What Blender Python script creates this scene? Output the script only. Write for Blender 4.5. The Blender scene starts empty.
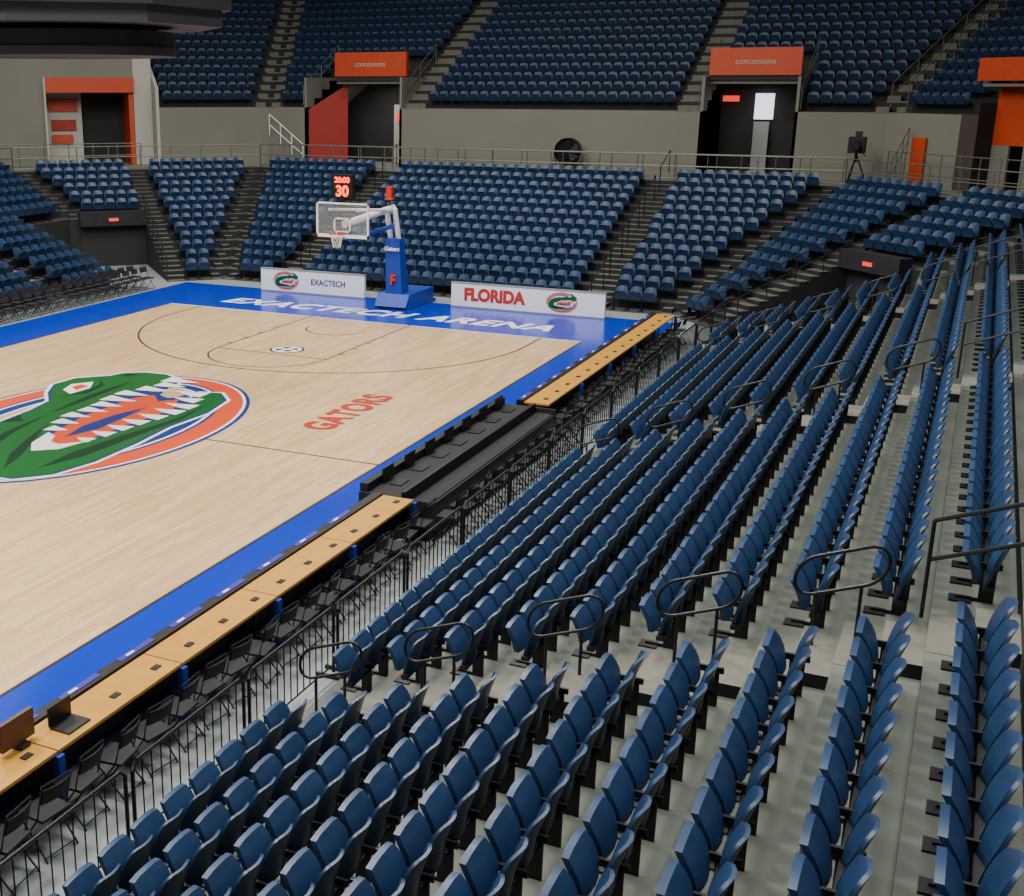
import bpy, math, random
import numpy as np
from mathutils import Vector, Matrix
random.seed(4)
S=bpy.context.scene
# ------------------------------------------------------------ materials
def mat(name,col,rough=.5,metal=0,var=0,scale=3,emit=None,es=0,spec=.5,bump=0):
    m=bpy.data.materials.new(name); m.use_nodes=True
    nt=m.node_tree; b=nt.nodes['Principled BSDF']
    b.inputs['Base Color'].default_value=(*col,1); b.inputs['Roughness'].default_value=rough
    b.inputs['Metallic'].default_value=metal; b.inputs['Specular IOR Level'].default_value=spec
    if emit: b.inputs['Emission Color'].default_value=(*emit,1); b.inputs['Emission Strength'].default_value=es
    if var or bump:
        tc=nt.nodes.new('ShaderNodeTexCoord'); n=nt.nodes.new('ShaderNodeTexNoise')
        n.inputs['Scale'].default_value=scale; n.inputs['Detail'].default_value=5
        nt.links.new(tc.outputs['Object'],n.inputs['Vector'])
        r=nt.nodes.new('ShaderNodeValToRGB')
        r.color_ramp.elements[0].position=.3; r.color_ramp.elements[1].position=.7
        r.color_ramp.elements[0].color=(*[c*(1-var) for c in col],1)
        r.color_ramp.elements[1].color=(*[min(1,c*(1+var)) for c in col],1)
        nt.links.new(n.outputs['Fac'],r.inputs['Fac']); nt.links.new(r.outputs['Color'],b.inputs['Base Color'])
        if bump:
            bp=nt.nodes.new('ShaderNodeBump'); bp.inputs['Strength'].default_value=bump
            nt.links.new(n.outputs['Fac'],bp.inputs['Height']); nt.links.new(bp.outputs['Normal'],b.inputs['Normal'])
    return m
M={}
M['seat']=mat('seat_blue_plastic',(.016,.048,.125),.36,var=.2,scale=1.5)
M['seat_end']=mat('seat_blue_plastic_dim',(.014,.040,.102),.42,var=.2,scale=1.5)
M['seat_up']=mat('seat_blue_plastic_shaded',(.009,.026,.064),.5,var=.15,scale=1.5)  # dimness of the upper bowl painted in as a darker seat blue
M['black']=mat('black_metal',(.007,.007,.009),.45)
M['blackmat']=mat('black_fabric',(.010,.010,.012),.8,var=.2)
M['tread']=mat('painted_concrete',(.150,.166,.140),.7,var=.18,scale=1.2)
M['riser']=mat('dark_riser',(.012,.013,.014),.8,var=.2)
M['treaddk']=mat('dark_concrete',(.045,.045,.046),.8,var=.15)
M['step']=mat('aisle_step_concrete',(.175,.17,.14),.8,var=.15)
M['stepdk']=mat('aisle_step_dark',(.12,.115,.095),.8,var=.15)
M['wall']=mat('wall_paint',(.175,.168,.138),.8,var=.05,scale=.6)
M['walllt']=mat('light_wall_paint',(.40,.39,.34),.8,var=.04,scale=.6)
M['floor']=mat('arena_floor',(.25,.28,.275),.6,var=.08,scale=1)
M['orange']=mat('orange_paint',(.47,.045,.007),.5,var=.05)
M['red']=mat('red_paint',(.30,.02,.012),.6,var=.05)
M['blue']=mat('court_blue_paint',(.0,.032,.50),.2,var=.03,scale=.5)
M['white']=mat('white_paint',(.85,.85,.85),.4)
M['green']=mat('logo_green',(.002,.11,.017),.3)
M['dkgreen']=mat('logo_dark_green',(.0,.03,.01),.3)
M['lorange']=mat('logo_orange',(.72,.07,.015),.3)
M['lblue']=mat('logo_blue',(.005,.03,.2),.3)
M['gator']=mat('lettering_red_orange',(.50,.035,.015),.3)
M['line']=mat('court_line_black',(.03,.025,.03),.35)
M['tablewood']=mat('table_laminate',(.58,.28,.04),.35,var=.08,scale=5)
M['rail']=mat('rail_steel_dark',(.02,.02,.023),.4,metal=.3)
M['railg']=mat('rail_steel_grey',(.17,.17,.15),.4,metal=.6)
M['pad']=mat('blue_pad',(.004,.045,.38),.45)
M['led']=mat('led_red',(.3,.02,.0),.5,emit=(1,.06,.01),es=4)
M['ledp']=mat('led_panel_violet',(.03,.02,.2),.4,emit=(.12,.08,.8),es=.25)
M['screen']=mat('lit_screen',(.5,.5,.55),.5,emit=(.8,.85,1),es=1.6)
M['exit']=mat('exit_red',(.5,.02,.02),.5,emit=(1,.05,.03),es=1.2)
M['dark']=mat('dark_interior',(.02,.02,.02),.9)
M['score']=mat('scoreboard_dark_metal',(.022,.024,.03),.45,var=.1)
M['scorelt']=mat('scoreboard_trim',(.06,.064,.075),.4)
M['grey']=mat('grey_plastic',(.25,.26,.27),.5)
M['brown']=mat('brown_wood',(.12,.055,.025),.6,var=.2)
def glass():
    m=bpy.data.materials.new('backboard_glass'); m.use_nodes=True
    b=m.node_tree.nodes['Principled BSDF']; b.inputs['Base Color'].default_value=(.75,.85,.9,1)
    b.inputs['Roughness'].default_value=.05; b.inputs['Alpha'].default_value=.10
    return m
M['glass']=glass()
def wood():
    m=bpy.data.materials.new('maple_court'); m.use_nodes=True; nt=m.node_tree; b=nt.nodes['Principled BSDF']
    tc=nt.nodes.new('ShaderNodeTexCoord'); mp=nt.nodes.new('ShaderNodeMapping'); mp.inputs['Rotation'].default_value=(0,0,math.pi/2)
    br=nt.nodes.new('ShaderNodeTexBrick'); br.inputs['Scale'].default_value=1
    br.inputs['Brick Width'].default_value=1.3; br.inputs['Row Height'].default_value=.11; br.inputs['Mortar Size'].default_value=.003
    br.inputs['Color1'].default_value=(.82,.57,.32,1); br.inputs['Color2'].default_value=(.67,.44,.23,1); br.inputs['Mortar'].default_value=(.40,.24,.11,1)
    nt.links.new(tc.outputs['Object'],mp.inputs['Vector']); nt.links.new(mp.outputs['Vector'],br.inputs['Vector'])
    n=nt.nodes.new('ShaderNodeTexNoise'); n.inputs['Scale'].default_value=.5
    nt.links.new(tc.outputs['Object'],n.inputs['Vector'])
    mx=nt.nodes.new('ShaderNodeMixRGB'); mx.blend_type='MULTIPLY'; mx.inputs['Fac'].default_value=.12
    nt.links.new(br.outputs['Color'],mx.inputs['Color1']); nt.links.new(n.outputs['Fac'],mx.inputs['Color2'])
    nt.links.new(mx.outputs['Color'],b.inputs['Base Color']); b.inputs['Roughness'].default_value=.24
    return m
M['wood']=wood()
# ------------------------------------------------------------ mesher
class Me:
    def __init__(s): s.v=[]; s.f=[]; s.m=[]; s.mats=[]; s.n=0
    def mi(s,k):
        if k not in s.mats: s.mats.append(k)
        return s.mats.index(k)
    def add(s,V,F,k):
        b=s.n; s.v.extend([tuple(map(float,p)) for p in V]); s.n+=len(V)
        for i,f in enumerate(F):
            s.f.append(tuple(b+j for j in f)); s.m.append(s.mi(k if isinstance(k,str) else k[i]))
    def box(s,a,b,k):
        x0,y0,z0=a;x1,y1,z1=b
        V=[(x0,y0,z0),(x1,y0,z0),(x1,y1,z0),(x0,y1,z0),(x0,y0,z1),(x1,y0,z1),(x1,y1,z1),(x0,y1,z1)]
        s.add(V,[(0,3,2,1),(4,5,6,7),(0,1,5,4),(1,2,6,5),(2,3,7,6),(3,0,4,7)],k)
    def prism(s,q,zb,zt,ktop,kside):
        V=[(x,y,zb) for x,y in q]+[(x,y,zt) for x,y in q]
        n=len(q); F=[tuple(range(n,2*n))]; K=[ktop]
        for i in range(n): F.append((i,(i+1)%n,n+(i+1)%n,n+i)); K.append(kside)
        s.add(V,F,K)
    def tube(s,P,r,k,n=6,closed=False):
        P=[Vector(p) for p in P]; N=len(P); V=[];F=[]
        for i,p in enumerate(P):
            if closed: d=P[(i+1)%N]-P[i-1]
            else: d=(P[min(i+1,N-1)]-P[max(i-1,0)])
            d=d.normalized() if d.length>1e-9 else Vector((0,0,1))
            up=Vector((0,0,1)) if abs(d.z)<.95 else Vector((1,0,0))
            if closed and abs(d.y)<.05: up=Vector((0,1,0))
            a=d.cross(up).normalized(); b=a.cross(d)
            for j in range(n):
                t=2*math.pi*j/n; V.append(p+(a*math.cos(t)+b*math.sin(t))*r)
        R=N if closed else N-1
        for i in range(R):
            for j in range(n):
                i2=(i+1)%N; F.append((i*n+j,i*n+(j+1)%n,i2*n+(j+1)%n,i2*n+j))
        if not closed: F.append(tuple(range(n))[::-1]); F.append(tuple((N-1)*n+j for j in range(n)))
        s.add(V,F,k)
    def inst(s,T,mats4):
        V,F,K=T; V=np.array(V,float); nv=len(V)
        A=np.einsum('nij,vj->nvi',mats4[:,:,:3],V)+mats4[:,None,:,3]
        ks=[s.mi(k) for k in K]; b=s.n
        s.v.extend(map(tuple,A.reshape(-1,3).tolist())); s.n+=len(mats4)*nv
        for i in range(len(mats4)):
            o=b+i*nv; s.f.extend([tuple(o+j for j in f) for f in F]); s.m.extend(ks)
    def obj(s,name,smooth=True,parent=None):
        me=bpy.data.meshes.new(name); me.from_pydata(s.v,[],s.f)
        for k in s.mats: me.materials.append(M[k])
        me.polygons.foreach_set('material_index',s.m)
        if smooth:
            me.polygons.foreach_set('use_smooth',[True]*len(s.f)); me.set_sharp_from_angle(angle=math.radians(38))
        me.update(); o=bpy.data.objects.new(name,me); S.collection.objects.link(o)
        if parent: o.parent=parent
        return o
def empty(name,loc=(0,0,0)):
    e=bpy.data.objects.new(name,None); e.location=loc; S.collection.objects.link(e); return e
def text(name,body,size,loc,rot,k,parent=None,shear=0,off=0,sx=1,ext=.001,align='CENTER',sp=1):
    c=bpy.data.curves.new(name,'FONT'); c.body=body; c.size=size; c.align_x=align; c.align_y='CENTER'
    c.shear=shear; c.offset=off; c.extrude=ext; c.space_character=sp; c.materials.append(M[k])
    o=bpy.data.objects.new(name,c); o.location=loc; o.rotation_euler=rot; o.scale=(sx,1,1)
    S.collection.objects.link(o)
    if parent: o.parent=parent
    return o
# ------------------------------------------------------------ camera
H=7.55; F=1227.
cam=bpy.data.cameras.new('camera'); co=bpy.data.objects.new('camera',cam); S.collection.objects.link(co)
pitch=math.atan(363/1227.); yaw=math.radians(27)
co.location=(0,0,H); co.rotation_euler=(math.pi/2-pitch,0,yaw)
cam.sensor_width=36; cam.lens=F/1024*36; cam.shift_x=(512-350)/1024; cam.clip_end=300; cam.clip_start=.1
S.camera=co
# ------------------------------------------------------------ court
CX=-18.1; MY=21.9; BY=36.2; HW=7.62
g=Me(); g.box((-60,-6,-.3),(25,75,-.02),'floor'); g.obj('floor',False)
court=empty('basketball_court')
c=Me(); c.box((CX-HW,MY-14.3,-.019),(CX+HW,BY,0.0),'wood'); c.obj('wood_floor',False,court)
c=Me()
z0,z1=-.019,.001
c.box((CX-HW-2.3,MY-18.5,z0),(CX-HW,40.6,z1),'blue'); c.box((CX+HW,MY-18.5,z0),(-8.6,40.6,z1),'blue')
c.box((CX-HW,BY,z0),(CX+HW,40.6,z1),'blue'); c.box((CX-HW,MY-18.5,z0),(CX+HW,MY-14.3,z1),'blue')
c.obj('painted_apron',False,court)
c=Me(); zl=.004
def strip(P,w,k='line',z=zl,closed=False):
    P=[Vector((p[0],p[1])) for p in P]; V=[];F_=[]; N=len(P)
    for i,p in enumerate(P):
        d=(P[(i+1)%N]-P[i-1]) if closed else (P[min(i+1,N-1)]-P[max(i-1,0)])
        d.normalize(); n=Vector((-d.y,d.x))
        V+=[(p.x+n.x*w/2,p.y+n.y*w/2,z),(p.x-n.x*w/2,p.y-n.y*w/2,z)]
    for i in range(N if closed else N-1):
        a=2*i;b=2*((i+1)%N); F_.append((a,a+1,b+1,b))
    c.add(V,F_,k)
def arc(cx,cy,r,a0,a1,n=48): return [(cx+r*math.cos(math.radians(a0+(a1-a0)*i/n)),cy+r*math.sin(math.radians(a0+(a1-a0)*i/n))) for i in range(n+1)]
strip([(CX-HW,MY),(CX+HW,MY)],.05)
strip([(CX+HW,MY-14.3),(CX+HW,BY)],.06,'line'); strip([(CX-HW,MY-14.3),(CX-HW,BY)],.06,'line')
strip([(CX-HW,BY),(CX+HW,BY)],.06,'white')
HY=BY-1.6
strip([(CX-6.32,BY)]+arc(CX,HY,6.32,180,360,72)+[(CX+6.32,BY)],.06)
strip([(CX-1.83,BY),(CX-1.83,BY-5.8),(CX-1.83,BY-5.8)],.05); strip([(CX+1.83,BY),(CX+1.83,BY-5.8)],.05)
strip([(CX-1.83,BY-5.8),(CX+1.83,BY-5.8)],.05); strip(arc(CX,BY-5.8,1.83,180,360,40),.05)
strip(arc(CX,HY,1.0,180,360,30),.05)
for sx in (-1,1):
    for yy in (BY-2.2,BY-3.2,BY-4.1,BY-5.0): strip([(CX+sx*1.83,yy),(CX+sx*2.03,yy)],.08)
c.obj('court_lines',False,court)
# emblem polygons : s along the emblem, t up
def ell(a,b,cs=0,ct=0,n=72): return [(cs+a*math.cos(2*math.pi*i/n),ct+b*math.sin(2*math.pi*i/n)) for i in range(n)]
head=[(-4.3,-1.5),(-4.4,-.6),(-4.0,.3),(-3.3,.95),(-2.2,1.4),(-1.0,1.65),(.2,1.75),(1.2,1.95),(1.9,2.55),(2.7,3.0),(3.5,2.95),(3.95,2.55),(4.2,2.3),(4.6,2.2),(4.95,1.75),(5.0,1.1),(4.7,.55),(4.2,.25),
 (3.3,.55),(2.3,.75),(1.3,.45),(.2,.5),(-.9,.15),(-2.0,-.3),(-1.0,-1.15),(.2,-1.2),(1.3,-1.4),(2.3,-1.45),(3.0,-1.05),(3.7,-.95),(3.85,-1.35),(3.3,-1.85),(2.0,-2.1),(.5,-2.0),(-1.0,-2.15),(-2.6,-2.2),(-3.7,-2.0)]
def grow(P,e):
    out=[];n=len(P)
    for i in range(n):
        a=Vector(P[i-1]);b=Vector(P[i]);d=Vector(P[(i+1)%n])
        n1=Vector(((b-a).y,-(b-a).x)).normalized(); n2=Vector(((d-b).y,-(d-b).x)).normalized()
        m=(n1+n2); m=m/max(.5,1+n1.dot(n2)); out.append((b.x-m.x*e,b.y-m.y*e))
    return out
def emblem(mm,fn,inner='wood',dz=1.0):
    def poly(P,k,z): mm.add([fn(s,t,z*dz) for s,t in P],[tuple(range(len(P)))],k)
    poly(ell(5.2,3.35),'lblue',.005); poly(ell(5.1,3.25),'white',.0065); poly(ell(5.02,3.18),'lorange',.008)
    poly(ell(4.45,2.62),'lblue',.0095); poly(ell(4.36,2.54),'white',.011); poly(ell(4.28,2.46),'lblue',.0125)
    poly(ell(3.95,2.15),'white',.014);poly(ell(3.88,2.08),inner,.0155)
    poly(grow(head,.16),'white',.017); poly(grow(head,.07),'lblue',.019); poly(head,'green',.021)
    poly([(4.25,.3),(3.3,.62),(2.3,.85),(1.3,.55),(.2,.6),(-.9,.25),(-2.3,-.25),(-2.5,-.6),(-1.9,-1.05),(-1.0,-1.25),(.2,-1.3),(1.3,-1.5),(2.3,-1.55),(3.0,-1.15),(3.3,-.7),(2.8,-.5),(3.0,-.1)],'lblue',.023)
    poly([(-2.2,-.35),(-.8,.05),(.4,.3),(1.6,.3),(2.4,.3),(2.9,.0),(2.4,-.45),(2.8,-.8),(2.0,-1.2),(1.2,-1.2),(.2,-1.1),(-1.0,-1.1),(-1.8,-.95)],'lorange',.025)
    poly([(-1.4,-.5),(-.4,-.25),(.8,-.3),(1.8,-.55),(.8,-.65),(-.4,-.75)],'lblue',.026)
    poly([(-2.6,-.55),(-2.1,-.15),(-1.2,.1),(-1.4,-.25),(-1.8,-.45),(-1.9,-.75),(-1.4,-1.15),(-2.2,-1.0)],'white',.027)
    for (s,t,w,h) in [(4.55,.75,.55,-1.05),(4.0,.62,.52,-.85),(3.4,.78,.52,-1.0),(2.75,.98,.52,-.9),(2.1,.95,.54,-.95),(1.5,.8,.5,-.8),(.9,.76,.48,-.78),(.3,.78,.48,-.72),(-.3,.6,.46,-.66),(-.9,.35,.44,-.55),
                      (3.5,-1.15,.54,1.0),(2.9,-1.35,.5,.8),(2.3,-1.6,.5,.9),(1.7,-1.6,.5,.82),(1.1,-1.5,.48,.78),(.5,-1.4,.48,.72),(-.1,-1.35,.46,.66),(-.7,-1.3,.46,.6),(-1.3,-1.2,.4,.45)]:
        poly([(s-w/2,t),(s+w/2,t),(s+w/4,t+h*.6),(s+.04,t+h),(s-w/3,t+h*.5)],'white',.028)
    poly([(2.0,2.0),(2.3,2.45),(2.9,2.65),(3.4,2.3),(2.8,1.95)],'white',.023); poly([(2.4,2.1),(2.65,2.45),(3.0,2.4),(2.95,2.1)],'lorange',.025)
    for P in ([(-3.9,.0),(-3,.6),(-1.6,1.0),(0,1.15),(-1.6,.8),(-3,.3)],[(-3.9,-.9),(-3,-.3),(-1.8,.2),(-.6,.6),(-1.8,.0),(-3,-.6)],[(.2,1.2),(1.4,1.4),(2.8,1.5),(4.0,1.4),(2.8,1.3),(1.4,1.2)],
          [(-3.5,-1.5),(-2.4,-1.4),(-.6,-1.55),(1.2,-1.8),(2.8,-1.7),(1.2,-1.95),(-.6,-1.85),(-2.4,-1.8)],[(-2.4,1.35),(-2.1,1.0),(-1.8,1.45)],[(-1.0,1.65),(-.7,1.25),(-.3,1.7)],[(4.3,2.05),(4.55,1.75),(4.75,1.8),(4.6,2.1)],
          [(1.6,2.1),(2.3,1.85),(3.2,1.95),(3.8,2.4),(3.2,1.8),(2.3,1.65)]): poly(P,'dkgreen',.024)
c=Me(); emblem(c,lambda s,t,z:(CX-t,MY-.05+s*.955,z)); c.obj('centre_logo',False,court)
c=Me()
def circ(x,y,rx,ry,k,z): c.add([(x+rx*math.cos(i*math.pi/18),y+ry*math.sin(i*math.pi/18),z) for i in range(36)],[tuple(range(36))],k)
circ(CX+.15,31.1,.52,.52,'line',.005); circ(CX+.15,31.1,.45,.45,'white',.007)
for a in range(4): c.add([(CX+.15+.36*math.cos(a*math.pi/2+b),31.1+.36*math.sin(a*math.pi/2+b),.009) for b in (.15,1.0)]+[(CX+.15+.12*math.cos(a*math.pi/2+b),31.1+.12*math.sin(a*math.pi/2+b),.009) for b in (1.0,.15)],[(0,1,2,3)],'line')
c.obj('lane_logo',False,court)
text('side_lettering_outline','GATORS',1.05,(-12.98,25.5,.003),(0,0,math.pi/2),'line',court,off=.045,sx=.82,sp=1.1)
text('side_lettering','GATORS',1.05,(-12.98,25.5,.006),(0,0,math.pi/2),'gator',court,off=.034,sx=.82,sp=1.1)
text('end_lettering','EXACTECH ARENA',1.35,(CX-.05,37.75,.004),(0,0,0),'white',court,shear=.3,off=.045,sx=1.0,sp=1.09)
# ------------------------------------------------------------ seat templates
def shell(nx,ny,fx,thick,k):
    V=[];F_=[]
    for side in (0,1):
        for j in range(ny+1):
            for i in range(nx+1):
                a=-1+2*i/nx; b=j/ny; x,y,z=fx(a,b); V.append((x,y+(thick if side==0 else 0),z))
    o=(nx+1)*(ny+1); idx=lambda s,i,j: s*o+j*(nx+1)+i
    for j in range(ny):
        for i in range(nx):
            F_.append((idx(0,i,j),idx(0,i,j+1),idx(0,i+1,j+1),idx(0,i+1,j))); F_.append((idx(1,i,j),idx(1,i+1,j),idx(1,i+1,j+1),idx(1,i,j+1)))
    for i in range(nx):
        F_.append((idx(0,i,0),idx(0,i+1,0),idx(1,i+1,0),idx(1,i,0))); F_.append((idx(0,i,ny),idx(1,i,ny),idx(1,i+1,ny),idx(0,i+1,ny)))
    for j in range(ny):
        F_.append((idx(0,0,j),idx(1,0,j),idx(1,0,j+1),idx(0,0,j+1))); F_.append((idx(0,nx,j),idx(0,nx,j+1),idx(1,nx,j+1),idx(1,nx,j)))
    return V,F_,[k]*len(F_)
def merge(*T):
    V=[];F_=[];K=[]
    for v,f,k in T:
        b=len(V); V+=v; F_+=[tuple(b+i for i in q) for q in f]; K+=k
    return V,F_,K
def tbox(a,b,k):
    m=Me(); m.box(a,b,k); return m.v,m.f,[k]*6
def backf(a,b):
    w=.236*(.88+.12*min(1,b*2)); 
    if b>.55: w*=math.sqrt(max(0,1-((b-.55)/.45)**2*.42))
    return (w*a, -.02-.12*b+.06*a*a+.02*math.sin(b*math.pi), .34+.46*b-.04*a**4*b)
def panf(a,b):
    w=.218*(1-.10*(2*b-1)**4)
    return (w*a, .10+.15*b+.03*a*a*(1-b)-.03*math.sin(b*math.pi), .36+.31*b-.02*a**4*b)
def seat(k,nx,ny,px,py,legs=True):
    T=[shell(nx,ny,backf,.03,k),shell(px,py,panf,.055,k)]
    if legs:
        T+=[tbox((.238,-.04,0),(.262,.10,.40),'black'),tbox((.235,-.08,.36),(.265,.20,.42),'black'),
            tbox((-.25,-.01,.30),(.25,.08,.35),'black'),tbox((.15,.16,0),(.33,.36,.02),'black'),tbox((.24,.0,.0),(.26,.3,.04),'black')]
    return merge(*T)
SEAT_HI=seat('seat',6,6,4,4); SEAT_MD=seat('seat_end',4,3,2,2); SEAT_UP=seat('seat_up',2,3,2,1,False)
# ------------------------------------------------------------ bowl
FR=[Vector(p) for p in [(-29.5,-2),(-29.5,39.7),(-27.2,42),(-9.1,42),(-6.8,39.7),(-6.8,-2)]]
DIR=[(FR[i+1]-FR[i]).normalized() for i in range(5)]; NRM=[Vector((-d.y,d.x)) for d in DIR]
def offv(k,d):
    if k==0: return FR[0]+NRM[0]*d
    if k==5: return FR[5]+NRM[4]*d
    a,b=NRM[k-1],NRM[k]; return FR[k]+(a+b)/(1+a.dot(b))*d
def srange(k,d): return ((offv(k,d)-FR[k]).dot(DIR[k]),(offv(k+1,d)-FR[k]).dot(DIR[k]))
def pt(k,s,d): p=FR[k]+DIR[k]*s+NRM[k]*d; return (p.x,p.y)
def sub(iv,cuts):
    out=[iv]
    for a,b in cuts:
        n=[]
        for x,y in out:
            if b<=x or a>=y: n.append((x,y)); continue
            if a>x: n.append((x,a))
            if b<y: n.append((b,y))
        out=n
    return out
def band(m,k,d0,d1,ivs,zb,zt,kt,ks):
    A0,B0=srange(k,d0);A1,B1=srange(k,d1)
    for a,b in ivs:
        a0=A0 if a<=min(A0,A1)+1e-6 else a; a1=A1 if a<=min(A0,A1)+1e-6 else a
        b0=B0 if b>=max(B0,B1)-1e-6 else b; b1=B1 if b>=max(B0,B1)-1e-6 else b
        m.prism([pt(k,a0,d0),pt(k,b0,d0),pt(k,b1,d1),pt(k,a1,d1)],zb,zt,kt,ks)
def seatmats(k,d,ivs,z,pitch,jit=0):
    out=[];X=-DIR[k];Y=-NRM[k]
    for a,b in ivs:
        n=int((b-a)/pitch)
        if n<1: continue
        st=a+((b-a)-n*pitch)/2+pitch/2
        for i in range(n):
            x,y=pt(k,st+i*pitch,d)
            out.append([[X.x,Y.x,0,x],[X.y,Y.y,0,y],[0,0,1,z]])
    return out
TR,RI,NR=.76,.29,13
YA=[(11.4,12.4),(22.9,23.8),(34.5,35.4)]
CL=FR[2]-FR[1]; CL=CL.length
ais={0:[(a+2,b+2) for a,b in YA],1:[(1.0,1.8)],2:[(27.2-24.4-.5,27.2-24.4+.5),(27.2-11.9-.5,27.2-11.9+.5)],3:[(CL-1.8,CL-1.0)],4:[(39.7-b,39.7-a) for a,b in YA]}
TUN=7
def lowcut(k,i):
    if i<TUN:
        if k==0: return [(40.6,60)]
        if k==1: return [(-20,1.0)]
        if k==3: return [(CL-1.0,40)]
        if k==4: return [(-20,.9)]
    return []
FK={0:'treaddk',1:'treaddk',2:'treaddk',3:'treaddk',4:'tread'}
names={0:'left_stand',1:'left_corner_stand',2:'end_stand',3:'right_corner_stand',4:'right_stand'}
ZW=NR*RI; D1=NR*TR; D2=12.6
for k in range(5):
    m=Me(); st=[]
    for i in range(NR):
        d=i*TR; z=i*RI
        A0,B0=srange(k,d);A1,B1=srange(k,d+TR)
        full=(min(A0,A1),max(B0,B1)); ivs=sub(full,lowcut(k,i))
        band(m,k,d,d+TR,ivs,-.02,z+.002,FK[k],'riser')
        lo=max(A0,A1);hi_=min(B0,B1)
        tr=.4
        sv=sub((lo+(tr if k else 0),hi_-(tr if k!=4 else 0)),lowcut(k,i)+ais[k])
        st+=seatmats(k,d+.50,sv,z,.5)
        for a,b in ais[k]+([(A0-.0,A0+tr)] if k in(1,2,3) else [])+([(B0-tr,B0)] if k in(1,2,3) else []):
            if any(a>=c0-.01 and b<=c1+.01 for c0,c1 in lowcut(k,i)): continue
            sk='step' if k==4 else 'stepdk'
            m.prism([pt(k,a+.03,d+TR*.5),pt(k,b-.03,d+TR*.5),pt(k,b-.03,d+TR),pt(k,a+.03,d+TR)],z,z+RI/2,sk,'riser')
            m.prism([pt(k,a+.03,d-.001),pt(k,b-.03,d-.001),pt(k,b-.03,d+TR*.5),pt(k,a+.03,d+TR*.5)],z,z+.006,sk,'riser')
    A,B=srange(k,D1);A1,B1=srange(k,D2+6)
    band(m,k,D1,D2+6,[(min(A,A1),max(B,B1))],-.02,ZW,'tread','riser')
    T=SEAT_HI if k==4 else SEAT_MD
    root=empty(names[k]); m.obj('concrete_terrace',False,root)
    s=Me(); s.inst(T,np.array(st)); s.obj('stadium_seats',True,root)
# floor tunnels at the corners
for k,sg in ((1,-1),(3,1)):
    r=empty('floor_tunnel_entrance'); m=Me(); dt=TUN*TR
    a,b=((-1.8,1.0) if k==1 else (CL-1.0,CL+1.8))
    m.prism([pt(k,a,dt-.06),pt(k,b,dt-.06),pt(k,b,dt-.01),pt(k,a,dt-.01)],0,1.75,'dark','dark')  # near-black panel stands in for the shade deep inside the tunnel
    m.prism([pt(k,a,dt-.5),pt(k,b,dt-.5),pt(k,b,dt),pt(k,a,dt)],1.75,2.35,'blackmat','blackmat')
    mid=(a+b)/2; m.prism([pt(k,mid-.2,dt-.54),pt(k,mid+.2,dt-.54),pt(k,mid+.2,dt-.5),pt(k,mid-.2,dt-.5)],1.95,2.08,'exit','exit')
    m.obj('tunnel_frame',False,r)
    m=Me()
    e=1.0 if k==1 else CL-1.0
    P=[(*pt(k,e,0),.0),(*pt(k,e,dt),TUN*RI)]
    for h in (.5,.95): m.tube([(x,y,z+h) for x,y,z in P],.022,'rail')
    for i in range(6): t=Vector(P[0]).lerp(Vector(P[1]),i/5); m.tube([t,t+Vector((0,0,.95))],.02,'rail')
    m.obj('tunnel_railing',True,r)
# ------------------------------------------------------------ upper bowl
UT,UR,UN=.8,.42,19; ZU=6.5
VOM=[(-30.2,-25.2),(-11.1,-7.4)]
vs=[(a+27.2,b+27.2) for a,b in VOM]
C3=(-1.4,1.6)
def upcut(k,i):
    if k==2 and i<5: return vs
    if k==1: return [(-40,3.0)]
    if k==3 and i<4: return [C3]
    return []
uais={1:[],2:[(27.2-24.6-.55,27.2-24.6+.55),(27.2-11.7-.55,27.2-11.7+.55)],3:[]}
root=empty('upper_stand'); m=Me(); st=[]
for k in (1,2,3):
    for i in range(UN):
        d=D2+i*UT; z=ZU+i*UR
        A0,B0=srange(k,d);A1,B1=srange(k,d+UT)
        ivs=sub((min(A0,A1),max(B0,B1)),upcut(k,i))
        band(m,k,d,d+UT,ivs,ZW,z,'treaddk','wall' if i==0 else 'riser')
        lo=max(A0,A1);hi_=min(B0,B1)
        sv=sub((lo+.5,hi_-.5),[(a-.15,b+.15) for a,b in upcut(k,i)]+uais[k])
        st+=seatmats(k,d+.52,sv,z,.5)
        for a,b in uais[k]+[(A0,A0+.5),(B0-.5,B0)]:
            if any(a<c1 and b>c0 for c0,c1 in upcut(k,i)): continue
            m.prism([pt(k,a,d-.001),pt(k,b,d-.001),pt(k,b,d+UT*.5),pt(k,a,d+UT*.5)],z-.05,z+.01,'step','stepdk')
            m.prism([pt(k,a,d+UT*.5),pt(k,b,d+UT*.5),pt(k,b,d+UT),pt(k,a,d+UT)],z,z+UR/2,'step','stepdk')
m.add([(*pt(1,2.9,D2-.02),ZW),(*pt(1,2.9,D2+8),ZW),(*pt(1,2.9,D2+8),ZU+8*UR/UT+.9),(*pt(1,2.9,D2-.02),ZU+.9),
       (*pt(1,3.05,D2-.02),ZW),(*pt(1,3.05,D2+8),ZW),(*pt(1,3.05,D2+8),ZU+8*UR/UT+.9),(*pt(1,3.05,D2-.02),ZU+.9)],
      [(0,1,2,3),(4,7,6,5),(3,2,6,7),(0,3,7,4)],'walllt')
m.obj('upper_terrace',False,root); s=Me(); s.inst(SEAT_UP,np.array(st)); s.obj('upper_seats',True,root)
for k,nm in ((0,'wall_left'),(1,'wall_left_corner'),(2,'wall_back'),(3,'wall_right_corner'),(4,'wall_right')):
    m=Me(); d=D2+UN*UT+.05 if k in(1,2,3) else 20
    A,B=srange(k,d); band(m,k,d,d+.3,[(A,B)],0,18,'wall','wall'); m.obj(nm,False)
m=Me(); 
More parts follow.
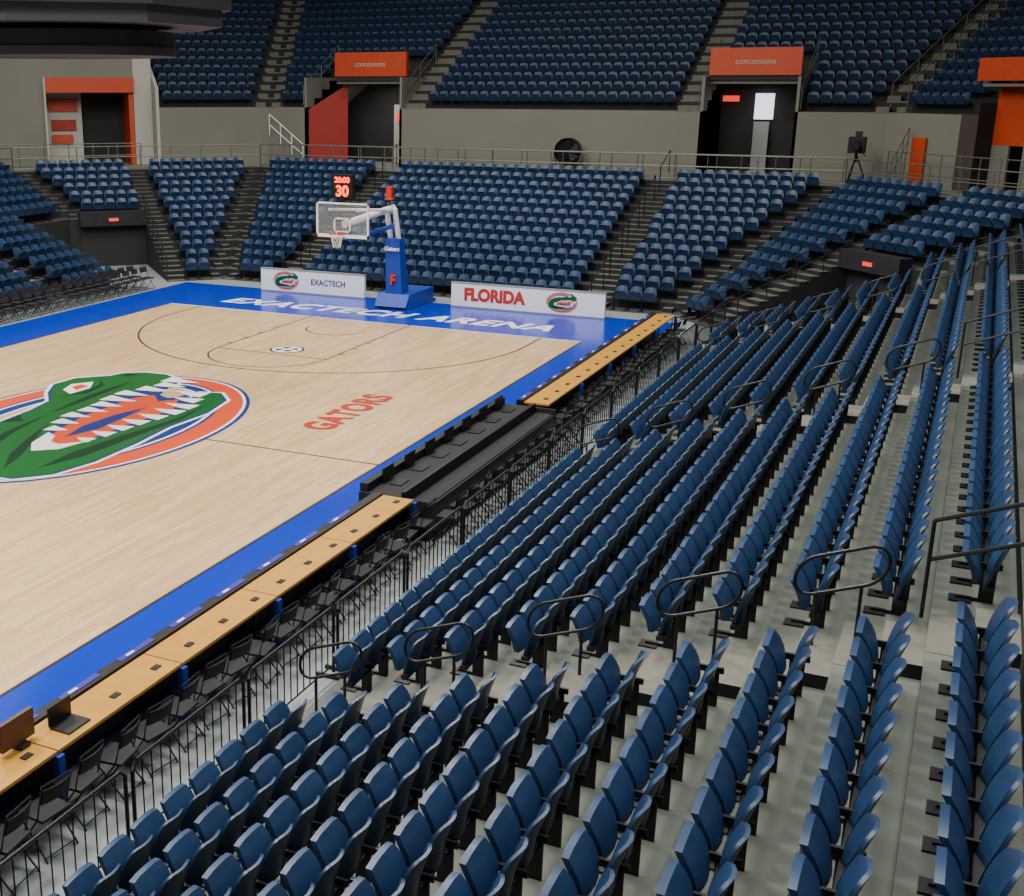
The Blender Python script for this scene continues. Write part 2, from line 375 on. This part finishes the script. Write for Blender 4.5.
def lbox(m,k,s0,s1,d0,d1,za,zb,kk): m.prism([pt(k,s0,d0),pt(k,s1,d0),pt(k,s1,d1),pt(k,s0,d1)],za,zb,kk,kk)
lbox(m,1,-12,-2.2,D2+1,D2+1.4,ZW,14,'wall'); lbox(m,1,2.0,2.88,D2+1,D2+1.4,ZW,14,'walllt'); lbox(m,1,-2.2,2.0,D2+1,D2+1.4,7.9,14,'wall')
m.obj('wall_portal',False)
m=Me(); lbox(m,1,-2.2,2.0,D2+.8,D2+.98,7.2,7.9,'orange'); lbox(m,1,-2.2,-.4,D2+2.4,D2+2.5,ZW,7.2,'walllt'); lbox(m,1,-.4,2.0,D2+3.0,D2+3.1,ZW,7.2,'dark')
lbox(m,1,-2.0,-.6,D2+2.3,D2+2.38,6.3,6.9,'orange'); lbox(m,1,-1.9,-.7,D2+2.3,D2+2.38,5.4,5.9,'red'); lbox(m,1,-1.9,-.9,D2+2.2,D2+2.28,4.8,5.2,'orange')
lbox(m,1,-2.3,-2.21,D2+.8,D2+3.0,ZW,7.9,'walllt'); lbox(m,1,1.75,1.98,D2+1.0,D2+3.0,ZW,7.9,'orange')
m.obj('concourse_portal',False)
# vomitories
for n,(a,b) in enumerate(VOM):
    root=empty('vomitory_entrance')
    m=Me(); y0=42+D2; sa=a if n else -29.0
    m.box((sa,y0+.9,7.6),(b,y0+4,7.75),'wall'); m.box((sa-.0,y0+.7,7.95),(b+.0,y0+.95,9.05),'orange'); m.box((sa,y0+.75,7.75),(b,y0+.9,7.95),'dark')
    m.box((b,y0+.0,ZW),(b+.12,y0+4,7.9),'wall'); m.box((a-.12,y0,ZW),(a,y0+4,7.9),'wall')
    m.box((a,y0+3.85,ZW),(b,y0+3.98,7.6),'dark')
    if n==0:
        m.add([(a,y0+.2,ZW),(sa+.35,y0+1.4,ZW),(sa+.35,y0+1.4,7.6),(a,y0+.2,6.4)],[(0,1,2,3)],'red')
        m.add([(a,y0+.2,6.4),(sa+.35,y0+1.4,7.6),(sa+.35,y0+3.8,7.6),(a,y0+3.8,6.4)],[(0,1,2,3)],'wall')
        m.box((sa+1.8,y0+3.7,ZW),(b-.3,y0+3.8,6.6),'walllt'); m.box((sa+2.0,y0+3.6,5.8),(sa+2.7,y0+3.7,6.2),'exit'); m.box((sa+2.3,y0+3.6,6.7),(b-.2,y0+3.7,7.2),'orange')
        m.box((sa+2.4,y0+3.55,ZW),(sa+3.1,y0+3.65,5.6),'dark')
    else:
        m.box((a+.1,y0+3.6,6.85),(a+.8,y0+3.7,7.1),'exit'); m.box((a+1.5,y0+3.6,6.1),(a+2.3,y0+3.7,7.2),'screen'); m.box((a+1.55,y0+3.4,ZW),(a+2.2,y0+3.5,6.0),'grey')
    m.obj('portal_walls',False,root)
    text('portal_sign','concessions',.34,((sa+b)/2,y0+.69,8.5),(math.pi/2,0,0),'walllt',root,off=.0)
def area(name,loc,sx,sy,e,col=(1,.96,.9),rot=(0,0,0)):
    l=bpy.data.lights.new(name,'AREA'); l.shape='RECTANGLE'; l.size=sx;l.size_y=sy;l.energy=e;l.color=col
    o=bpy.data.objects.new(name,l); o.location=loc;o.rotation_euler=rot;S.collection.objects.link(o);return o
area('portal_lamp',(-27,57,7.5),1.5,1.0,60); area('portal_lamp',(-9.2,57,7.5),1.5,1.0,30)
# right corner portal
root=empty('vomitory_entrance'); m=Me(); a,b=C3
lbox(m,3,a-.1,b+.1,D2+.6,D2+.8,7.7,8.5,'orange'); lbox(m,3,a,b,D2+.8,D2+3.2,7.5,7.6,'wall'); lbox(m,3,a,b,D2+3.05,D2+3.18,ZW,7.5,'wall')
lbox(m,3,a,b,D2+1.6,D2+1.7,5.4,7.5,'orange'); lbox(m,3,a,a+.8,D2+1.6,D2+1.7,ZW,5.4,'wall'); lbox(m,3,a-2.2,a-1.5,D2-.12,D2-.02,ZW,5.6,'orange')
m.obj('portal_walls',False,root)
# ------------------------------------------------------------ rails helper
def railing(name,pts,h,posts=1.5,k='rail',bars=(1.,.5),r=.022,parent=None):
    m=Me()
    for b in bars: m.tube([(x,y,z+h*b) for x,y,z in pts],r,k)
    for (p,q) in zip(pts[:-1],pts[1:]):
        p=Vector(p);q=Vector(q);n=max(1,int((q-p).length/posts))
        for i in range(n+1):
            t=p.lerp(q,i/n); m.tube([t,t+Vector((0,0,h))],r,k)
    return m.obj(name,True,parent)
P=[(*pt(0,s,D1+.15),ZW) for s in (20,)]+[(*offv(1,D1+.15),ZW),(*offv(2,D1+.15),ZW),(*offv(3,D1+.15),ZW),(*offv(4,D1+.15),ZW)]
railing('concourse_railing',P,1.05,1.3,'railg',(1.,.55,.1))
railing('concourse_railing',[(*pt(2,-4.5,D2-1.0),ZW),(*pt(2,22,D2-1.0),ZW)],1.0,1.6,'railg',(1.,.5))
for (a,b) in VOM:
    railing('vomitory_railing',[(a-.2,54.65,ZU+.1),(a-.2,58.4,ZU+5*UR)],.9,1.5,'railg')
    railing('vomitory_railing',[(b+.2,54.65,ZU+.1),(b+.2,58.4,ZU+5*UR)],.9,1.5,'railg')
for s_ in (0.,.9):
    p0=pt(3,srange(3,D2)[0]+.1+s_,D2); p1=pt(3,srange(3,D2+14)[0]+.1+s_,D2+14)
    railing('stair_handrail',[(*p0,ZU+.2),(*p1,ZU+.2+14*UR/UT)],.95,2.0,'railg')
railing('concourse_railing',[(*pt(3,-4,D2-.8),ZW),(*pt(3,8,D2-.8),ZW)],1.3,.9,'railg',(1.,.7,.4))
railing('stair_handrail',[(*pt(3,-2.2,D2-2.2),ZW),(*pt(3,-3.6,D2-.3),ZW+1.2)],1.0,.8,'railg',(1.,.5))
railing('concourse_railing',[(*pt(1,-6,D2-.6),ZW),(*pt(1,2,D2-.6),ZW)],1.1,1.0,'railg',(1.,.5))
railing('stair_handrail',[(*pt(2,-4.9,D2-.4),ZW+1.4),(*pt(2,-2.9,D2-.6),ZW)],1.0,.8,'white',(1.,.5))
# ------------------------------------------------------------ aisle loop rails, right stand
def looprail(name,y,i0,n=1.1):
    m=Me(); x0=-6.8+i0*TR+.05; zz=i0*RI; sl=RI/TR; L=n*TR; xe=x0+L
    zf=lambda x: zz+(x-x0)*sl
    h1,h0,r=.93,.53,.19; P=[]
    for cx_,cz_,a0 in ((xe-r,h1-r,90),(xe-r,h0+r,0),(x0+r,h0+r,-90),(x0+r,h1-r,-180)):
        for t in range(7):
            a=math.radians(a0-15*t) ; P.append((cx_+r*math.cos(a),y,zf(cx_+r*math.cos(a))+cz_+r*math.sin(a)))
    m.tube(P,.019,'rail',8,True)
    for x in (x0+.22,xe-.22):
        zb=(math.floor((x+6.8)/TR))*RI; m.tube([(x,y,zb),(x,y,zf(x)+h0)],.019,'rail',6)
    return m.obj(name)
for j,(a,b) in enumerate(YA):
    for i0 in (0.0,1.85,3.7,5.55,7.3): looprail('aisle_handrail',(a+b)/2+(.2 if i0>3 and j==0 else 0),i0)
    railing('stair_handrail',[(-6.8+8.9*TR,b-.08,8.9*RI),(-6.8+13*TR,b-.08,13*RI)],1.0,1.3,'rail',(1.,.6))
for xa in (-24.4,-11.9):
    m=Me()
    for i in range(0,13,3):
        y=42+i*TR;z=i*RI; m.tube([(xa,y,z),(xa,y,z+.9),(xa,y+1.5,z+.9+.57),(xa,y+1.5,z+.57)],.025,'rail')
    m.obj('aisle_handrail')
# ------------------------------------------------------------ crowd barrier
m=Me(); y=2.
while y<38.5:
    L=2.2; x=-6.93
    P=[(x,y+.04,.05),(x,y+.04,.92),(x,y+.12,1.0),(x,y+L-.12,1.0),(x,y+L-.04,.92),(x,y+L-.04,.05)]
    m.tube(P,.022,'rail',6); m.tube([(x,y+.04,.16),(x,y+L-.04,.16)],.015,'rail',4)
    n=13
    for i in range(1,n): yy=y+.04+(L-.08)*i/n; m.tube([(x,yy,.16),(x,yy,.99)],.010,'rail',4)
    for yy in (y+.1,y+L-.1): m.box((x-.22,yy-.02,-.02),(x+.12,yy+.02,.03),'rail')
    y+=L+.04
m.obj('crowd_barrier')
# ------------------------------------------------------------ tables
def table(y0,y1):
    r=empty('press_table'); m=Me()
    n=round((y1-y0)/2.4); L=(y1-y0)/n
    for i in range(n):
        a=y0+i*L; m.box((-8.62,a+.01,.71),(-8.05,a+L-.01,.75),'tablewood')
        for yy in (a+.1,a+L-.1):
            m.tube([(-8.12,yy,0),(-8.12,yy,.71)],.02,'black'); m.tube([(-8.5,yy,0),(-8.5,yy,.71)],.02,'black'); m.tube([(-8.5,yy,.1),(-8.1,yy,.1)],.015,'black')
        m.box((-8.08,a+L-.05,.0),(-8.0,a+L+.05,.70),'pad')
        for q in range(3):
            yy=a+.4+q*.8; m.box((-8.3,yy,.75),(-8.22,yy+.13,.765),'black'); 
    m.box((-8.60,y0,.1),(-8.57,y1,.70),'black')
    m.obj('table_top_and_legs',False,r)
    m=Me(); m.box((-8.80,y0,0),(-8.64,y1,.78),'black')
    yy=y0+.1
    while yy<y1-1: 
        m.box((-8.78,yy,.775),(-8.69,yy+.7,.79),'ledp'); m.box((-8.75,yy+.15,.785),(-8.71,yy+.3,.794),'white'); yy+=1.1
    m.obj('advertising_led_board',False,r)
table(2.0,18.2); table(25.5,37.9)
r=empty('scorers_table'); m=Me()
m.box((-9.15,18.35,0),(-9.0,25.3,.85),'black'); m.box((-9.0,18.35,.66),(-8.35,25.3,.70),'blackmat'); m.box((-8.35,18.35,0),(-8.28,25.3,.80),'black')
m.box((-8.28,18.35,.55),(-7.85,25.3,.60),'blackmat'); m.box((-7.88,18.35,0),(-7.82,25.3,.60),'black')
m.box((-9.15,18.3,0),(-7.82,18.36,.70),'blackmat'); m.box((-9.15,25.3,0),(-7.82,25.36,.70),'blackmat')
for i in range(7):
    yy=18.9+i*.95
    m.box((-8.85,yy,.70),(-8.62,yy+.38,.72),'black'); m.box((-8.98,yy,.72),(-8.95,yy+.42,.98),'black')
m.obj('desk',False,r)
r=empty('laptop'); m=Me(); m.box((-8.42,9.25,.751),(-8.15,9.62,.772),'black'); m.box((-8.44,9.25,.772),(-8.42,9.62,1.0),'black'); m.obj('laptop_body',False,r)
r=empty('monitor'); m=Me(); m.box((-8.5,8.55,.80),(-8.45,9.05,1.12),'brown'); m.box((-8.52,8.75,.751),(-8.38,8.9,.80),'black'); m.obj('monitor_body',False,r)
# ------------------------------------------------------------ folding chairs
def chair_t():
    m=Me(); k='black'
    for x in (-.21,.21):
        m.tube([(x,-.22,0),(x,.16,.45)],.011,k,5)
        m.tube([(x*.95,.22,0),(x*.95,-.1,.45),(x*.95,-.2,.86)],.011,k,5)
    m.tube([(-.2,-.2,.86),(.2,-.2,.86)],.011,k,5); m.tube([(-.21,-.2,.05),(.21,-.2,.05)],.01,k,4); m.tube([(-.2,.2,.05),(.2,.2,.05)],.01,k,4)
    T2=shell(4,2,lambda a,b:(.19*a,-.165-.05*b-.03*(1-a*a),.64+.18*b),.02,'blackmat')
    return merge((m.v,m.f,['black']*len(m.f)),tbox((-.2,-.17,.43),(.2,.2,.46),'blackmat'),T2)
CH=chair_t()
def rotm(x,y,z,ang):
    c_,s_=math.cos(ang),math.sin(ang); return [[c_,-s_,0,x],[s_,c_,0,y],[0,0,1,z]]
def chairs(name,L): 
    m=Me(); m.inst(CH,np.array(L)); return m.obj(name)
L=[];y=3.
while y<37.5:
    L.append(rotm(-7.82+random.uniform(-.05,.05) if not(18<y<25.5) else -7.52,y,-.015,math.pi/2+random.uniform(-.18,.18))); y+=.6
chairs('folding_chairs',L)
L=[]
for rr in range(2):
    y=22.
    while y<38.5:
        L.append(rotm(-28.4-.62*rr,y,-.015,-math.pi/2+random.uniform(-.08,.08))); y+=.55
chairs('folding_chairs',L)
# ------------------------------------------------------------ advertising boards
def adboard(x0,x1,body,tk,tx,lx,size):
    r=empty('advertising_board'); m=Me(); y=40.2
    m.box((x0,y,0.03),(x1,y+.14,.86),'white'); m.box((x0-.02,y-.01,0),(x1+.02,y+.16,.05),'grey'); m.box((x0-.02,y-.01,.84),(x1+.02,y+.16,.88),'grey')
    m.obj('board_panel',False,r)
    text('board_lettering',body,size,(tx,y-.012,.46),(math.pi/2,0,0),tk,r,off=.03 if size>.4 else .005,sx=.95,ext=.002)
    m=Me(); q=.105
    emblem(m,lambda s,t,z:(lx+s*q,y-.004-z,.45+t*q),'white')
    m.obj('board_emblem',False,r)
adboard(-16.45,-10.9,'FLORIDA','gator',-14.85,-12.4,.58)
adboard(-24.3,-19.9,'EXACTECH','lblue',-21.4,-23.2,.30)
# ------------------------------------------------------------ hoop
r=empty('basketball_hoop'); hx=CX; by=BY-1.22
m=Me()
m.prism([(hx-.62,38.9),(hx+.62,38.9),(hx+.62,41.0),(hx-.62,41.0)],.08,.52,'pad','pad')
m.box((hx-.68,38.75,0.0),(hx+.68,41.1,.10),'pad')
m.add([(hx-.6,38.6,.10),(hx+.6,38.6,.10),(hx+.6,38.9,.52),(hx-.6,38.9,.52),(hx-.6,38.9,.10),(hx+.6,38.9,.10)],[(0,1,2,3),(0,3,4),(1,5,2)],'pad')
m.add([(hx-.3,38.9,.5),(hx+.3,38.9,.5),(hx+.3,39.5,.5),(hx-.3,39.5,.5),(hx-.27,38.75,2.45),(hx+.27,38.75,2.45),(hx+.27,39.15,2.45),(hx-.27,39.15,2.45)],
      [(0,3,2,1),(4,5,6,7),(0,1,5,4),(1,2,6,5),(2,3,7,6),(3,0,4,7)],'pad')
m.tube([(hx-.15,38.95,2.4),(hx-.15,38.6,3.5)],.09,'white'); m.tube([(hx+.15,38.95,2.4),(hx+.15,38.6,3.5)],.09,'white')
m.tube([(hx,38.8,3.5),(hx,by+.15,3.3)],.12,'white',8); m.tube([(hx,39.0,2.9),(hx,by+.6,2.75),(hx,by+.15,3.0)],.08,'pad',8)
m.tube([(hx-.5,by+.06,3.75),(hx-.1,38.0,3.5)],.045,'white'); m.tube([(hx+.5,by+.06,3.75),(hx+.1,38.0,3.5)],.045,'white')
m.tube([(hx,39.4,.55),(hx,39.75,1.4),(hx,39.1,2.9)],.06,'white')
m.tube([(hx,38.5,3.5),(hx,38.5,4.0)],.03,'black'); m.box((hx-.1,38.42,3.85),(hx+.1,38.58,4.25),'gator'); m.box((hx-.14,38.4,3.8),(hx+.14,38.6,3.87),'orange')
m.obj('stanchion',True,r)
text('pad_letter','F',.5,(hx,38.83,1.0),(math.radians(86),0,0),'gator',r,off=.02,ext=.03)
text('pad_wording','Gators',.2,(hx,38.72,2.1),(math.radians(86),math.radians(-0),0),'white',r,off=.004,ext=.03)
m=Me(); m.box((hx-.9,by,2.92),(hx+.9,by+.03,3.95),'glass'); m.obj('glass_panel',False,r)
m=Me(); t=.05
for a,b in (((hx-.93,2.88),(hx+.93,2.88+t+.05)),((hx-.93,3.93),(hx+.93,3.98)),((hx-.93,2.88),(hx-.88,3.98)),((hx+.88,2.88),(hx+.93,3.98))):
    m.box((a[0],by-.012,a[1]),(b[0],by+.045,b[1]),'white')
for a,b in (((hx-.3,3.05),(hx+.3,3.10)),((hx-.3,3.46),(hx+.3,3.51)),((hx-.3,3.05),(hx-.25,3.51)),((hx+.25,3.05),(hx+.3,3.51))):
    m.box((a[0],by-.012,a[1]),(b[0],by-.002,b[1]),'white')
m.obj('backboard_frame',False,r)
m=Me(); ry=by-.38
m.tube([(hx+.23*math.cos(i*math.pi/12),ry+.23*math.sin(i*math.pi/12),3.05) for i in range(24)],.016,'orange',6,True)
m.box((hx-.09,by-.17,2.98),(hx+.09,by,3.07),'orange'); m.obj('rim',True,r)
m=Me()
for sg in (1,-1):
    for i in range(12):
        P=[]
        for j in range(6):
            q=j/5; a=i*math.pi/6+sg*q*math.pi/3; rr=.225-.105*q**.7; P.append((hx+rr*math.cos(a),ry+rr*math.sin(a),3.04-.42*q))
        m.tube(P,.006,'white',4)
m.obj('net',True,r)
m=Me(); m.box((hx-.36,by+.0,4.12),(hx+.36,by+.22,4.85),'black'); m.tube([(hx,by+.1,3.95),(hx,by+.1,4.15)],.04,'black'); m.obj('shot_clock_case',False,r)
text('shot_clock_digits','30',.46,(hx,by-.012,4.33),(math.pi/2,0,0),'led',r,off=.02); text('game_clock_digits','20:00',.24,(hx,by-.012,4.68),(math.pi/2,0,0),'led',r,off=.012)
# ------------------------------------------------------------ centre hung scoreboard
r=empty('hanging_scoreboard'); m=Me()
def octo(rad,za,zb,k,kb=None,n=8,rot=.3927):
    q=[(CX+rad*math.cos(rot+i*2*math.pi/n),MY+rad*math.sin(rot+i*2*math.pi/n)) for i in range(n)]
    m.prism(q,za,zb,k,k); m.add([(x,y,za) for x,y in q],[tuple(range(n))[::-1]],kb or k)
octo(2.45,8.13,8.3,'scorelt','score',32); octo(2.42,8.3,8.62,'score',n=32); octo(3.5,8.72,9.05,'scorelt','score'); octo(3.7,9.05,12.5,'score')
for i in range(8):
    a=i*math.pi/4; m.tube([(CX+2*math.cos(a),MY+2*math.sin(a),8.4),(CX+2*math.cos(a),MY+2*math.sin(a),9)],.06,'black')
for i in range(4):
    a=math.pi/4+i*math.pi/2; m.tube([(CX+2*math.cos(a),MY+2*math.sin(a),12.4),(CX+2*math.cos(a),MY+2*math.sin(a),22)],.05,'black')
m.obj('scoreboard_body',False,r)
# drum fan standing on the concourse
r=empty('pedestal_fan'); m=Me(); fx,fz,fy=-16.7,4.75,53.9
N=24
V=[(fx+.58*math.cos(i*2*math.pi/N),fy-.12,fz+.58*math.sin(i*2*math.pi/N)) for i in range(N)]+[(fx+.58*math.cos(i*2*math.pi/N),fy+.25,fz+.58*math.sin(i*2*math.pi/N)) for i in range(N)]
m.add(V,[(i,(i+1)%N,N+(i+1)%N,N+i) for i in range(N)]+[tuple(range(N,2*N))],'black')
for rr in (.56,.42,.28,.14): m.tube([(fx+rr*math.cos(i*math.pi/12),fy-.13,fz+rr*math.sin(i*math.pi/12)) for i in range(24)],.014,'black' if rr==.56 else 'rail',4,True)
for i in range(12): a=i*math.pi/6; m.tube([(fx,fy-.13,fz),(fx+.56*math.cos(a),fy-.13,fz+.56*math.sin(a))],.01,'rail',4)
for i in range(5):
    a=i*math.pi*.4; m.add([(fx,fy+.05,fz),(fx+.5*math.cos(a),fy,fz+.5*math.sin(a)),(fx+.5*math.cos(a+.8),fy+.1,fz+.5*math.sin(a+.8))],[(0,1,2)],'rail')
for sx in (-.6,.6):
    m.tube([(fx+sx,fy-.3,ZW+.06),(fx+sx,fy+.05,fz),(fx+sx,fy+.4,ZW+.06)],.025,'black')
m.tube([(fx-.6,fy-.3,ZW+.04),(fx+.6,fy-.3,ZW+.04)],.025,'black'); m.tube([(fx-.6,fy+.4,ZW+.04),(fx+.6,fy+.4,ZW+.04)],.025,'black')
m.obj('fan_body',True,r)
# broadcast camera on tripod
r=empty('broadcast_camera'); m=Me(); tx,ty=-4.7,52.6
for a in (0,2.1,4.2): m.tube([(tx+.5*math.cos(a),ty+.5*math.sin(a),ZW),(tx,ty,ZW+1.2)],.035,'black')
m.tube([(tx,ty,ZW+.9),(tx,ty,ZW+1.35)],.06,'black'); m.box((tx-.3,ty-.45,ZW+1.25),(tx+.3,ty+.35,ZW+1.85),'blackmat'); m.tube([(tx,ty-.45,ZW+1.58),(tx,ty-.85,ZW+1.55)],.16,'black',12); m.box((tx-.12,ty+.1,ZW+1.85),(tx+.12,ty+.4,ZW+2.05),'black'); m.tube([(tx+.1,ty+.3,ZW+1.35),(tx+.25,ty+.9,ZW+1.1)],.02,'black')
m.obj('camera_and_tripod',True,r)
# ------------------------------------------------------------ lights
for y in (8,20,32): 
    for x in (-24,-13): area('arena_light',(x,y,20),4,4,2750,(1,.955,.87))
area('arena_light',(0,14,21),4,18,2800,(1,1,.94)); area('arena_light',(-18,46,22),24,4,1800,(1,.98,.92))
area('arena_light',(-36,30,21),4,20,1400,(1,.98,.92))
w=bpy.data.worlds.new('world'); S.world=w; w.use_nodes=True
w.node_tree.nodes['Background'].inputs[0].default_value=(.85,.92,1,1); w.node_tree.nodes['Background'].inputs[1].default_value=.12
